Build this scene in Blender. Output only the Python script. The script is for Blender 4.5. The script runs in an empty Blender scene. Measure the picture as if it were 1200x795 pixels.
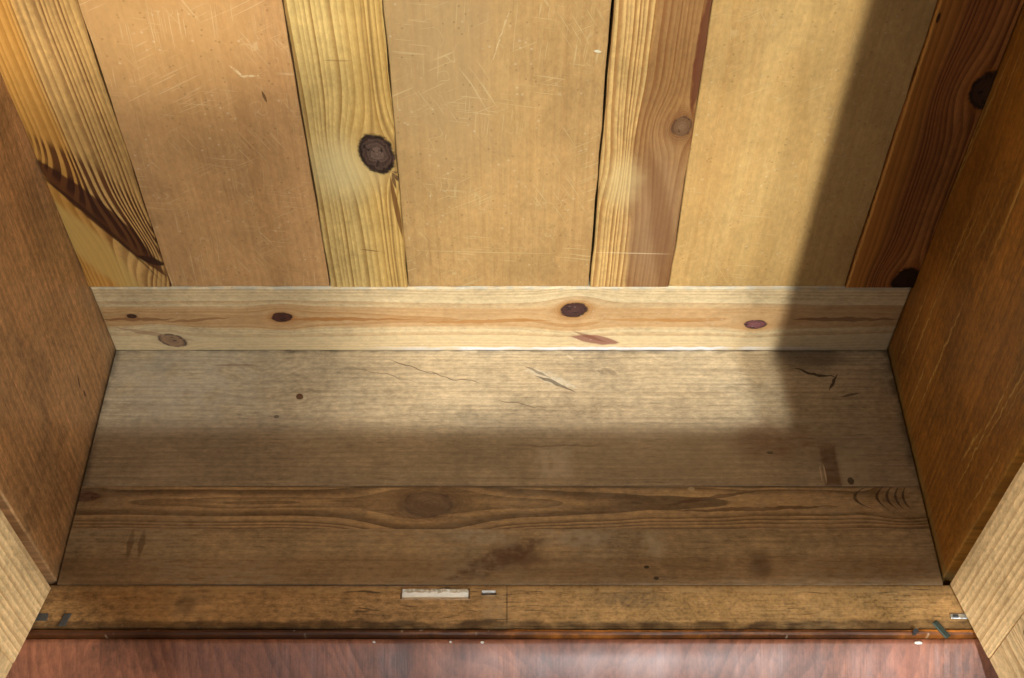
import bpy, bmesh, math, random
from mathutils import Vector, Matrix
random.seed(7)
R = math.radians
S = bpy.context.scene
COL = S.collection

# ---------------------------------------------------------------- camera
FZ = 0.24                       # height of the wardrobe floor above the room floor
cd = bpy.data.cameras.new("camera"); cam = bpy.data.objects.new("camera", cd); COL.objects.link(cam)
cd.sensor_width = 36; cd.lens = 1438 / 1200 * 36
cd.clip_start = 0.02; cd.clip_end = 60
cam.location = (0.0135, -0.9729, FZ + 1.2508)
cam.rotation_euler = (R(90 - 51.626), 0, 0)
S.camera = cam

# ---------------------------------------------------------------- light
w = bpy.data.worlds.new("World"); S.world = w; w.use_nodes = True
bg = w.node_tree.nodes["Background"]
bg.inputs[0].default_value = (0.90, 0.95, 1.0, 1); bg.inputs[1].default_value = 0.22

def beam(name, az, el, x0, x1, y0, top, dist, power, color, spread, fade=None, low=None, y1=None, through=None):
    """Daylight through a window pane (with through, an added door fill): a shaft that lights the back wall from x0 to x1 and the wardrobe floor
    from y0 back (to y1 if given). The window's lower bar is level, so its edge on the floor runs along x.
    fade = (x where the added left dimming is strongest, x where it ends, share left, wall height above which there is none)."""
    a, e = R(az), R(el)
    d = Vector((math.sin(a) * math.cos(e), -math.cos(a) * math.cos(e), math.sin(e)))
    X = Vector((math.cos(a), math.sin(a), 0)); Y = d.cross(X)
    if through:                  # one upright edge of the shaft grazes this post, the rest stays in front of it
        t = Vector((through[0], through[1], FZ)); wd = x1 - x0
        r = t.dot(X) + (wd if az < 0 else 0.0); l = r - wd; b = t.dot(Y) - 0.12; h = top
    else:
        r, l = (Vector((x, 0, FZ)).dot(X) for x in (x1, x0))
        b = min(Vector((x, y0, FZ)).dot(Y) for x in (x0, x1))
        h = max(Vector((x, 0, FZ + top)).dot(Y) for x in (x0, x1)) - b
        if y1 is not None: h = max(Vector((x, y1, FZ)).dot(Y) for x in (x0, x1)) - b
    c = X * ((l + r) / 2) + Y * (b + h / 2)
    c = c + d * (dist - c.dot(d))
    L = bpy.data.lights.new(name, 'AREA'); o = bpy.data.objects.new(name, L); COL.objects.link(o)
    L.shape = 'RECTANGLE'; L.size = r - l; L.size_y = h; L.energy = power * (r - l) * h; L.color = color
    L.spread = R(spread)
    m = Matrix((X, Y, d)).transposed().to_4x4(); m.translation = c
    o.matrix_world = m
    if through: return o
    # the pane's outline and a made-up dimming to the left, in the plane of the lamp
    L.use_nodes = True; V.nt = L.node_tree
    em = [n for n in V.nt.nodes if n.type == 'EMISSION'][0]
    ge = V.nt.nodes.new('ShaderNodeNewGeometry'); sp = V.nt.nodes.new('ShaderNodeSeparateXYZ')
    V.nt.links.new(ge.outputs['Parametric'], sp.inputs[0])
    xc = (V(sp.outputs[PU]) if PUS > 0 else 1.0 - V(sp.outputs[PU])) * (r - l) + l
    yc = (V(sp.outputs[1 - PU]) if PVS > 0 else 1.0 - V(sp.outputs[1 - PU])) * h + b
    p0 = Vector((0, y0, FZ)); sl = Y.x / X.x
    k0 = p0.dot(Y) - sl * p0.dot(X)
    g = yc - xc * sl - k0
    f = sm(-0.009, 0.007, g)
    if y1 is not None:
        p1 = Vector((0, y1, FZ)); f = f * sm(0.004, -0.004, g - (p1.dot(Y) - sl * p1.dot(X) - k0))
    if fade:
        xa, xb, share, hz = fade
        fx = sm(Vector((xa, 0, FZ)).dot(X), Vector((xb, 0, FZ)).dot(X), xc, share, 1.0)
        if hz is not None:
            zz = Vector((0, 0, FZ + hz)).dot(Y)
            fx = fx.max(sm(zz - 0.07, zz + 0.07, yc, share, 1.0))
        f = f * fx
    V.nt.links.new(f.s, em.inputs['Strength'])
    return o
PU, PUS, PVS = 0, 1, 1          # which way the lamp's own surface coordinates run

# the window behind the photographer: slanting shafts of daylight through its panes, and its broad soft light; plus added fills for the doors
WARM, COOL = (1.0, 0.97, 0.89), (0.95, 0.98, 1.0)
def window_and_fill_light():
    beam("window_light_high", 10.2, 58, -0.75, 0.301, -0.120, 0.95, 2.2, 1.9, COOL, 0.9, fade=(-0.32, -0.04, 0.38, 0.46))
    beam("window_light_low", 3.0, 27, -0.80, 0.350, -0.120, 0.95, 2.2, 3.7, WARM, 0.8, fade=(-0.30, -0.04, 0.26, 0.45))
    beam("lower_pane_light", 6.0, 42, -0.40, 0.60, -0.60, 0.0, 2.2, 3.2, COOL, 0.8, fade=(-0.38, 0.25, 0.12, None), y1=-0.339)
    beam("door_fill_light", -56.0, 34, 0.0, 0.42, 0, 0.75, 2.0, 2.7, WARM, 2.0, through=(0.505, -0.336))  # added shaft that brightens only the right door
    beam("door_fill_light", 56.0, 34, 0.0, 0.42, 0, 0.75, 2.0, 2.7, WARM, 2.0, through=(-0.503, -0.341))  # added shaft that brightens only the left door
    L = bpy.data.lights.new("room_window_light", 'AREA'); o = bpy.data.objects.new("room_window_light", L); COL.objects.link(o)
    L.shape = 'RECTANGLE'; L.size = 2.1; L.size_y = 1.3; L.energy = 9; L.color = (0.93, 0.96, 1.0)
    o.location = (0.75, -2.75, 2.05)
    o.rotation_euler = (Vector(o.location) - Vector((0, -0.3, FZ))).to_track_quat('Z', 'Y').to_euler()

S.view_settings.view_transform = 'Standard'; S.view_settings.look = 'None'
S.view_settings.exposure = 0.0; S.view_settings.gamma = 1.0; S.view_settings.use_curve_mapping = False
S.render.engine = 'CYCLES'
try:
    S.cycles.max_bounces = 6; S.cycles.diffuse_bounces = 4
except Exception: pass

# ---------------------------------------------------------------- shader writing helpers
def lin(c):
    return tuple(((x / 255) / 12.92 if x <= 10 else (((x / 255) + 0.055) / 1.055) ** 2.4) for x in c)

class V:                                        # a float socket with arithmetic
    nt = None
    def __init__(s, sock): s.s = sock
    @staticmethod
    def m(op, a, b=None, c=None):
        n = V.nt.nodes.new('ShaderNodeMath'); n.operation = op
        for i, x in enumerate((a, b, c)):
            if x is None: continue
            if isinstance(x, V): V.nt.links.new(x.s, n.inputs[i])
            else: n.inputs[i].default_value = float(x)
        return V(n.outputs[0])
    def __add__(s, o): return V.m('ADD', s, o)
    __radd__ = __add__
    def __sub__(s, o): return V.m('SUBTRACT', s, o)
    def __rsub__(s, o): return V.m('SUBTRACT', o, s)
    def __mul__(s, o): return V.m('MULTIPLY', s, o)
    __rmul__ = __mul__
    def __truediv__(s, o): return V.m('DIVIDE', s, o)
    def abs(s): return V.m('ABSOLUTE', s)
    def exp(s): return V.m('EXPONENT', s)
    def sqrt(s): return V.m('SQRT', s)
    def fract(s): return V.m('FRACT', s)
    def floor(s): return V.m('FLOOR', s)
    def max(s, o): return V.m('MAXIMUM', s, o)
    def min(s, o): return V.m('MINIMUM', s, o)

def sm(e0, e1, x, lo=0.0, hi=1.0):               # smoothstep
    n = V.nt.nodes.new('ShaderNodeMapRange'); n.interpolation_type = 'SMOOTHSTEP'
    if e0 > e1: e0, e1, lo, hi = e1, e0, hi, lo
    V.nt.links.new(x.s, n.inputs[0])
    for i, q in zip((1, 2, 3, 4), (e0, e1, lo, hi)): n.inputs[i].default_value = q
    return V(n.outputs[0])

def vec(x, y, z=0.0):
    n = V.nt.nodes.new('ShaderNodeCombineXYZ')
    for i, q in enumerate((x, y, z)):
        if isinstance(q, V): V.nt.links.new(q.s, n.inputs[i])
        else: n.inputs[i].default_value = q
    return n.outputs[0]

def noise(x, y, seed=0.0, detail=2.0, rough=0.5):
    n = V.nt.nodes.new('ShaderNodeTexNoise'); n.noise_dimensions = '2D'
    V.nt.links.new(vec(x + seed * 3.71 if isinstance(x, V) else x, y, 0.0), n.inputs['Vector'])
    n.inputs['Scale'].default_value = 1.0; n.inputs['Detail'].default_value = detail
    n.inputs['Roughness'].default_value = rough
    return V(n.outputs[0])

def white1(x):
    n = V.nt.nodes.new('ShaderNodeTexWhiteNoise'); n.noise_dimensions = '1D'
    V.nt.links.new(x.s, n.inputs['W'])
    return V(n.outputs[0])

def cells(x, y, seed=0.0):                       # distance to scattered points
    n = V.nt.nodes.new('ShaderNodeTexVoronoi'); n.voronoi_dimensions = '2D'
    V.nt.links.new(vec(x + seed * 2.13, y, 0.0), n.inputs['Vector']); n.inputs['Scale'].default_value = 1.0
    return V(n.outputs['Distance'])

class C:                                         # a colour
    def __init__(s, x):
        if isinstance(x, (tuple, list)):
            n = V.nt.nodes.new('ShaderNodeRGB'); n.outputs[0].default_value = (*lin(x), 1); s.s = n.outputs[0]
        else: s.s = x
    def mix(s, other, fac, blend='MIX'):
        n = V.nt.nodes.new('ShaderNodeMix'); n.data_type = 'RGBA'; n.blend_type = blend
        if isinstance(fac, V): V.nt.links.new(fac.s, n.inputs[0])
        else: n.inputs[0].default_value = fac
        V.nt.links.new(s.s, n.inputs[6])
        if isinstance(other, C): V.nt.links.new(other.s, n.inputs[7])
        else: n.inputs[7].default_value = (*lin(other), 1)
        return C(n.outputs[2])
    def gain(s, f):                              # multiply by a float socket
        n = V.nt.nodes.new('ShaderNodeVectorMath'); n.operation = 'SCALE'
        V.nt.links.new(s.s, n.inputs[0]); V.nt.links.new(f.s, n.inputs[3])
        return C(n.outputs[0])

def start(name):
    m = bpy.data.materials.new(name); m.use_nodes = True
    V.nt = m.node_tree
    p = V.nt.nodes['Principled BSDF']
    tc = V.nt.nodes.new('ShaderNodeTexCoord'); sp = V.nt.nodes.new('ShaderNodeSeparateXYZ')
    V.nt.links.new(tc.outputs['Object'], sp.inputs[0])
    ax = {'x': V(sp.outputs[0]), 'y': V(sp.outputs[1]), 'z': V(sp.outputs[2])}
    ax['-y'] = ax['y'] * -1.0
    return m, p, ax

def finish(p, col, rough, height=None, bump=0.3, dist=0.001, spec=0.4, coat=0.0):
    V.nt.links.new(col.s, p.inputs['Base Color'])
    if isinstance(rough, V): V.nt.links.new(rough.s, p.inputs['Roughness'])
    else: p.inputs['Roughness'].default_value = rough
    p.inputs['Specular IOR Level'].default_value = spec
    p.inputs['Coat Weight'].default_value = coat; p.inputs['Coat Roughness'].default_value = 0.25
    if height is not None:
        b = V.nt.nodes.new('ShaderNodeBump'); b.inputs['Strength'].default_value = bump
        b.inputs['Distance'].default_value = dist
        V.nt.links.new(height.s, b.inputs['Height']); V.nt.links.new(b.outputs[0], p.inputs['Normal'])

def rot(u, v, u0, v0, ang):
    du, dv = u - u0, v - v0
    if abs(ang) < 0.01: return du, dv
    c, s = math.cos(R(ang)), math.sin(R(ang))
    return du * c + dv * s, dv * c - du * s

def times(col, gain):
    n = V.nt.nodes.new('ShaderNodeVectorMath'); n.operation = 'MULTIPLY'
    V.nt.links.new(col.s, n.inputs[0]); n.inputs[1].default_value = gain
    return C(n.outputs[0])

def mark_mask(u, v, mk, seed):
    """soft ellipse ('e'), pointed lens ('l') or box-like patch ('b'); mk = dict"""
    uu, vv = u, v
    if mk.get('wob', 0) > 0:
        f = mk.get('wf', 60)
        uu = u + (noise(u * f, v * f, seed + 5, 1) - 0.5) * mk['wob'] * 2
    du, dv = rot(uu, vv, mk['u'], mk['v'], mk.get('rot', 0))
    if mk.get('bend'): du = du + dv * dv * (mk['bend'] / mk['hv'] ** 2)
    a, b = du.abs() / mk['hu'], dv.abs() / mk['hv']
    k = mk.get('k', 'e')
    if k == 'e': r = (a * a + b * b).sqrt()
    elif k == 'l': r = a + b * b
    else: r = a.max(b)
    soft = mk.get('soft', 0.3)
    msk = sm(1.0 + soft * 0.5, 1.0 - soft * 0.5, r)
    if mk.get('tex', 0) > 0:
        f = mk.get('tf', 150)
        msk = msk * sm(0.5 - 0.35 * (1 - mk['tex']) - 0.1, 0.62, noise(u * f, v * f, seed + 9, 3))
    return msk

GAIN = {   # overall albedo of each timber
    'scratched_pine_panel_tan': (.73, .715, .72),
    'scratched_pine_panel_grey_left': (.61, .655, .65),
    'pale_gold_pine_panel': (.65, .68, .66),
    'lined_pine_stile_with_dark_flame': (0.80, 0.92, 1.05),
    'pale_pine_stile_with_black_knot': (0.74, 0.85, 0.98),
    'pine_stile_half_brown_heartwood': (0.78, 0.90, 1.05),
    'red_brown_pine_stile_with_two_knots': (1.15, 1.12, .9),
    'blonde_knotty_pine_rail': (0.72, 0.84, 1.15),
    'grey_brown_pine_floor_board_dusty': (1.16, 1.50, 2.05),
    'brown_pine_floor_board_with_oval_knot': (1.62, 2.02, 2.55),
    'plain_brown_pine_floor_board_with_dark_wedge': (1.6, 1.98, 2.5),
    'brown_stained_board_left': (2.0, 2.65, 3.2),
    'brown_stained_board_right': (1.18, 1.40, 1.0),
    'bare_pine_door_stile': (0.95, 1.0, 1.1),
    'bare_pine_door_rail': (0.95, 1.0, 1.1),
    'worn_varnished_front_rail': (1.30, 1.45, 1.85),
    'polished_red_brown_moulding': (1.25, 1.28, 1.28),
}
def wood(name, U, Vx, early, late, period=0.004, uc=0.0, d0=0.03, k=0.05, vc=0.0, wob=(0.02, 1.5, 6),
         knots=(), marks=(), bands=(), late_amt=0.8, fiber=0.16, tone=0.22, scratch=0.0, dust=0.0,
         dustcol=(196, 186, 160), specks=0.0, rough=0.5, seed=1.0, spec=0.35, tilt=0.0, bump=0.35, coat=0.0,
         wave=0.004, sharp=0.9, tonecol=(120, 70, 30), darkscr=0.0, scr_rot=0.0, fine=1.0, gain=(1, 1, 1), mott=0.62, blotch=0.50):
    m, p, ax = start(name)
    u, v = ax[U], ax[Vx]
    if tilt: u = u + v * tilt
    ug = u + (noise(u * 9, v * 3.5, seed) - 0.5) * (wave * 2) + (noise(u * 40, v * 12, seed + 1) - 0.5) * (wave * 0.35)
    cores = []
    # the grain bends round each knot
    for i, kn in enumerate(knots):
        du, dv = rot(u, v, kn['u'], kn['v'], kn.get('rot', 0))
        a, b = du / kn['hu'], dv / kn['hv']
        r2 = a * a + b * b
        g = (r2 * (-1.0 / kn.get('reach', 2.2) ** 2)).exp()
        ug = ug - (u - kn['u']) * g * kn.get('s', 1.0)
        cores.append(r2.sqrt())
    d = v * k + (d0 - k * vc) + (noise(v * wob[1], u * wob[2], seed + 2) - 0.5) * (wob[0] * 2)
    du = ug - uc
    phi = (du * du + d * d).sqrt()
    q = phi / period + (noise(phi * (0.22 / period), 0.0, seed + 3, 1) - 0.5) * 3.0
    t = q.fract()
    amt = white1(q.floor() + seed) * 0.6 + 0.4
    ring = sm(0.15, sharp, t) * sm(1.0, 0.5 + sharp / 2, t) * amt
    e, l = C(early), C(late)
    col = e.mix(l, ring * late_amt)
    # tone of the board along and across, and fibres
    tn = noise(u * 14, v * 1.6, seed + 4, 3)
    col = col.mix(tonecol, sm(0.45, 0.9, tn) * tone)
    fb = noise(u * 420 * fine, v * 14 * fine, seed + 6, 3, 0.65)
    fb2 = noise(u * 1500, v * 160, seed + 7, 2)
    col = col.gain((fb - 0.5) * (fiber * 2) + (fb2 - 0.5) * (fiber * 1.1) + 1.0)
    if mott or blotch:
        mo_ = noise(u * 170, v * 90, seed + 14, 4, 0.8); bl_ = noise(u * 9 + noise(u * 22, v * 22, seed + 15), v * 5, seed + 16, 5, 0.6)
        col = col.gain((mo_ - 0.5) * (2 * mott) + (bl_ - 0.5) * (2 * blotch) + 1.0)
    height = fb
    for (b0, b1, soft, bc, amt_, wb) in bands:
        ub = ug + (noise(v * 7, u * 2, seed + b0 * 77, 2) - 0.5) * (wb * 2)
        msk = sm(b0 - soft, b0 + soft, ub) * sm(b1 + soft, b1 - soft, ub) * amt_
        bl = C(bc)
        col = col.mix(bl, msk * 0.45).mix(bl.mix((255, 255, 255), 0.35), msk * 0.6, 'MULTIPLY')
    gain = GAIN.get(name, gain); late_gain = gain[2] < 1.3
    if not late_gain: col = times(col, gain)
    for i, mk in enumerate(marks):
        msk = mark_mask(ug if mk.get('flow') else u, v, mk, seed + i) * mk.get('amt', 0.8)
        if mk.get('ring'): msk = msk * sm(0.12, 0.35, ring)
        if mk.get('mul'): col = col.mix(mk['c'], msk, 'MULTIPLY')
        else: col = col.mix(mk['c'], msk)
    for kn, r in zip(knots, cores):
        if kn.get('core', 1) <= 0: continue
        rr = r + (noise(u * 60, v * 60, seed + 11, 3) - 0.5) * 0.34 + (noise(u * 260, v * 260, seed + 10) - 0.5) * 0.12
        halo = sm(kn.get('halo', 1.9), 0.95, rr) * kn.get('haloamt', 0.5)
        hl = (rr * 4.5 + noise(u * 90, v * 90, seed + 17)).fract()                     # resin rings hugging the knot
        col = col.mix(kn.get('hc', (170, 105, 45)), halo * (sm(0.2, 0.8, hl) * 0.45 + 0.55))
        body = C(kn['c']).mix(kn.get('c2', (96, 58, 34)), sm(0.25, 0.85, (rr * 4.0 + noise(u * 90, v * 90, seed + 12) * 1.6).fract()) * 0.22 + sm(0.75, 0.05, rr) * 0.45)
        body = body.mix((18, 10, 6), sm(0.62, 0.70, noise(u * 220, v * 90, seed + 18, 2)) * kn.get('crack', 0.8))   # drying cracks
        body = body.gain(noise(u * 700, v * 700, seed + 13) * 0.7 + 0.65)
        rim = sm(0.70, 0.95, rr) * sm(1.16, 0.98, rr) * sm(0.30, 0.55, noise(u * 110, v * 110, seed + 19))
        col = col.mix(body, sm(1.08, 0.92, rr) * kn.get('core', 1.0))
        col = col.mix(kn.get('rim', (24, 14, 8)), rim * kn.get('rimamt', 0.8))
    # handling: pale scratches, dark dents, dust and specks
    if scratch > 0:
        tot = None
        for j, (ang, f1, f2, thr) in enumerate(((28, 15, 520, 0.685), (-62, 13, 460, 0.69), (86, 11, 560, 0.68), (-8, 14, 480, 0.69))):
            a, b = rot(u, v, 0.013 * j, 0.0, ang + scr_rot)
            n = noise(a * f1, b * f2 + noise(a * 10, b * 10, seed + j) * 3.0, seed + 20 + j, 1)
            gate = sm(0.50, 0.66, noise(u * 13, v * 13, seed + 30 + j, 2))
            x = sm(thr, thr + 0.05, n) * gate
            tot = x if tot is None else tot.max(x)
        curl = noise(u * 34, v * 34, seed + 41, 1)
        x = sm(0.010, 0.002, (curl - 0.5).abs()) * sm(0.56, 0.66, noise(u * 20, v * 20, seed + 42, 2))
        tot = tot.max(x * 0.8)
        col = col.mix((236, 205, 150), tot * scratch)
    if darkscr > 0:
        a, b = rot(u, v, 0.0, 0.0, 0)
        n = noise(a * 330 + noise(u * 14, v * 14, seed + 50) * 4.0, b * 24, seed + 51, 1)
        x = sm(0.67, 0.73, n) * sm(0.48, 0.62, noise(u * 9, v * 9, seed + 52, 2))
        col = col.mix((50, 34, 20), x * darkscr)
    if specks > 0:
        c1 = cells(u * 75, v * 75, seed); g1 = sm(0.52, 0.62, noise(u * 30, v * 30, seed + 60))
        col = col.mix((62, 38, 18), sm(0.13, 0.05, c1) * g1 * specks)
        c2 = cells(u * 58, v * 58, seed + 8); g2 = sm(0.52, 0.64, noise(u * 24, v * 24, seed + 61))
        col = col.mix((246, 228, 190), sm(0.11, 0.05, c2) * g2 * specks)
    if dust > 0:
        dn = noise(u * 11, v * 7, seed + 70, 4, 0.6)
        dm = sm(0.42, 0.75, dn) * sm(0.3, 0.65, noise(u * 240, v * 60, seed + 71, 3))
        col = col.mix(dustcol, dm * dust)
    if late_gain: col = times(col, gain)
    ro = (noise(u * 25, v * 9, seed + 80, 3) - 0.5) * 0.28 + rough
    finish(p, col, ro, height, bump, 0.0008, spec, coat)
    return m

window_and_fill_light()

# ---------------------------------------------------------------- materials
PANEL = dict(period=0.011, uc=0.3, d0=0.05, k=0.02, late_amt=0.20, fiber=0.16, tone=0.55, scratch=0.46, specks=0.28, mott=0.30, blotch=0.40,
             wave=0.006, rough=0.55, bump=0.25, fine=0.55)
M = {}
M['panel_a'] = wood('scratched_pine_panel_tan', 'x', 'z', (203, 158, 103), (168, 114, 62), seed=3.1, tonecol=(170, 118, 70),
    marks=[dict(u=-0.33, v=0.55, hu=0.11, hv=0.15, c=(214, 166, 98), amt=0.5, soft=1.4, wob=0.02, wf=12),
           dict(k='l', u=-0.285, v=0.545, hu=0.0016, hv=0.013, rot=-84, c=(240, 214, 160), amt=0.9, tex=0.4, tf=260),
           dict(k='l', u=-0.262, v=0.452, hu=0.0016, hv=0.011, rot=38, c=(240, 214, 160), amt=0.8, tex=0.5, tf=260),
           dict(k='l', u=-0.250, v=0.447, hu=0.0014, hv=0.012, rot=-86, c=(240, 214, 160), amt=0.8, tex=0.5, tf=260),
           dict(k='l', u=-0.24, v=0.42, hu=0.0016, hv=0.008, rot=10, c=(90, 58, 30), amt=0.8)], **PANEL)
M['panel_b'] = wood('scratched_pine_panel_grey_left', 'x', 'z', (206, 160, 102), (172, 116, 60), seed=8.3, tonecol=(176, 128, 80),
    marks=[dict(u=-0.055, v=0.48, hu=0.06, hv=0.16, c=(186, 152, 108), amt=0.55, soft=1.5, wob=0.02, wf=14),
           dict(k='l', u=0.002, v=0.495, hu=0.0009, hv=0.036, rot=-16, c=(236, 204, 150), amt=0.8, wob=0.003, wf=70, tex=0.5, tf=180),
           dict(k='l', u=0.098, v=0.478, hu=0.0016, hv=0.004, rot=80, c=(250, 240, 214), amt=0.9),
           dict(k='l', u=-0.02, v=0.185, hu=0.0007, hv=0.085, rot=88, c=(228, 196, 140), amt=0.6)], **PANEL)
M['panel_c'] = wood('pale_gold_pine_panel', 'x', 'z', (219, 176, 112), (186, 130, 66), seed=12.7, tonecol=(190, 136, 74),
    **dict(PANEL, scratch=0.34, blotch=0.34))

M['stile_a'] = wood('lined_pine_stile_with_dark_flame', 'x', 'z', (205, 152, 84), (112, 60, 26), period=0.0058, uc=-0.62, d0=0.02, k=0.02,
    wob=(0.008, 2, 4), wave=0.003, mott=0.34, fiber=0.22, late_amt=0.95, seed=21.0, sharp=0.8, tilt=0.02,
    knots=[dict(u=-0.452, v=0.235, hu=0.020, hv=0.060, rot=28, core=0, reach=1.5, s=0.80, c=(0, 0, 0))],
    bands=[(-0.60, -0.452, 0.006, (222, 160, 62), 0.85, 0.004)],
    marks=[dict(k='l', u=-0.474, v=0.195, hu=0.022, hv=0.105, rot=22, c=(206, 160, 84), amt=0.7, soft=0.5, wob=0.004),
           dict(k='l', u=-0.432, v=0.272, hu=0.030, hv=0.112, rot=27, bend=0.006, c=(88, 44, 20), amt=0.9, soft=0.6, ring=1),
           dict(k='l', u=-0.4475, v=0.249, hu=0.0155, hv=0.118, rot=28, bend=0.006, c=(84, 40, 18), amt=0.93, soft=0.22, wob=0.0016, wf=60),
           dict(k='l', u=-0.4415, v=0.253, hu=0.012, hv=0.100, rot=28, bend=0.006, c=(52, 22, 10), amt=0.8, soft=0.7, ring=1),
           dict(k='l', u=-0.4545, v=0.240, hu=0.0028, hv=0.112, rot=28, bend=0.006, c=(44, 18, 8), amt=0.7, soft=0.9),
           dict(k='l', u=-0.409, v=0.172, hu=0.006, hv=0.018, rot=60, c=(52, 24, 14), amt=0.95, soft=0.5)])
M['stile_b'] = wood('pale_pine_stile_with_black_knot', 'x', 'z', (214, 172, 100), (134, 84, 30), period=0.0062, uc=-0.36, d0=0.02, k=0.03,
    wob=(0.006, 2, 5), wave=0.003, mott=0.34, fiber=0.22, late_amt=0.80, seed=33.0, tone=0.12, tonecol=(190, 136, 60),
    knots=[dict(u=-0.131, v=0.343, hu=0.0185, hv=0.0285, rot=10, c=(60, 38, 28), c2=(128, 98, 78), rim=(16, 9, 6), hc=(196, 150, 84), haloamt=0.35, reach=1.9, s=0.95)],
    bands=[(-0.148, -0.09, 0.012, (214, 160, 66), 0.35, 0.003), (-0.1245, -0.1225, 0.0012, (120, 70, 22), 0.9, 0.0015), (-0.132, -0.1305, 0.001, (130, 78, 26), 0.8, 0.0015)],
    marks=[dict(u=-0.17, v=0.32, hu=0.035, hv=0.04, c=(226, 194, 132), amt=0.55, soft=1.4, wob=0.01, wf=20),
           dict(k='l', u=-0.112, v=0.306, hu=0.0022, hv=0.012, rot=30, c=(70, 36, 22), amt=0.9),
           dict(k='l', u=-0.116, v=0.302, hu=0.0018, hv=0.012, rot=8, c=(70, 36, 22), amt=0.8),
           dict(k='l', u=-0.110, v=0.314, hu=0.0016, hv=0.009, rot=65, c=(70, 36, 22), amt=0.8),
           dict(k='l', u=-0.1165, v=0.262, hu=0.0028, hv=0.05, rot=4, c=(106, 58, 22), amt=0.85),
           dict(k='l', u=-0.152, v=0.19, hu=0.0012, hv=0.012, rot=80, c=(110, 62, 30), amt=0.6),
           dict(k='l', u=-0.16, v=0.468, hu=0.0012, hv=0.014, rot=88, c=(120, 76, 36), amt=0.4)])
M['stile_c'] = wood('pine_stile_half_brown_heartwood', 'x', 'z', (212, 164, 96), (150, 92, 40), period=0.0050, uc=0.30, d0=0.025, k=0.03,
    wob=(0.008, 2, 5), wave=0.004, mott=0.34, fiber=0.22, late_amt=0.95, seed=44.0,
    knots=[dict(u=0.1915, v=0.381, hu=0.0105, hv=0.014, core=0.8, c=(104, 70, 44), c2=(140, 106, 74), rim=(70, 40, 22), rimamt=0.6, hc=(116, 68, 34), haloamt=0.75, halo=2.4, reach=2.6, s=0.95),
           dict(u=0.139, v=0.325, hu=0.014, hv=0.03, core=0, reach=1.8, s=-0.6, c=(0, 0, 0))],
    bands=[(0.1495, 0.30, 0.0016, (144, 88, 46), 1.0, 0.007)],
    marks=[dict(k='l', u=0.203, v=0.50, hu=0.008, hv=0.10, rot=-2, c=(92, 40, 22), amt=0.8, soft=0.4, wob=0.002),
           dict(u=0.136, v=0.30, hu=0.018, hv=0.035, c=(226, 190, 126), amt=0.45, soft=1.3, wob=0.006),
           dict(u=0.176, v=0.235, hu=0.030, hv=0.115, c=(176, 136, 96), amt=0.35, soft=1.2, wob=0.006, wf=40),
           dict(k='l', u=0.19, v=0.20, hu=0.012, hv=0.16, rot=8, c=(112, 62, 28), amt=0.45, soft=0.9, flow=1),
           dict(k='l', u=0.155, v=0.185, hu=0.0008, hv=0.05, rot=88, c=(232, 200, 150), amt=0.5)])
M['stile_d'] = wood('red_brown_pine_stile_with_two_knots', 'x', 'z', (162, 106, 60), (74, 38, 20), period=0.006, uc=0.30, d0=0.03, k=0.05, vc=0.3,
    wob=(0.008, 3, 5), wave=0.004, mott=0.34, fiber=0.22, late_amt=0.95, seed=52.0, spec=0.3,
    knots=[dict(u=0.496, v=0.431, hu=0.0165, hv=0.024, c=(58, 38, 30), c2=(74, 52, 40), rim=(20, 10, 6), hc=(140, 84, 34), haloamt=0.7, halo=1.7, reach=2.0, s=0.95),
           dict(u=0.487, v=0.137, hu=0.016, hv=0.022, c=(34, 20, 12), c2=(54, 30, 16), rim=(14, 8, 4), hc=(110, 56, 24), haloamt=0.5, reach=2.0, s=0.95)],
    bands=[(0.30, 0.444, 0.006, (196, 140, 66), 0.9, 0.004), (0.444, 0.475, 0.006, (124, 70, 38), 0.6, 0.003)],
    marks=[dict(k='b', u=0.4195, v=0.33, hu=0.0012, hv=0.30, c=(204, 150, 80), amt=0.75, soft=0.6, wob=0.0008, wf=90),
           dict(u=0.422, v=0.520, hu=0.0016, hv=0.006, c=(24, 14, 8), amt=0.9)])
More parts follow.
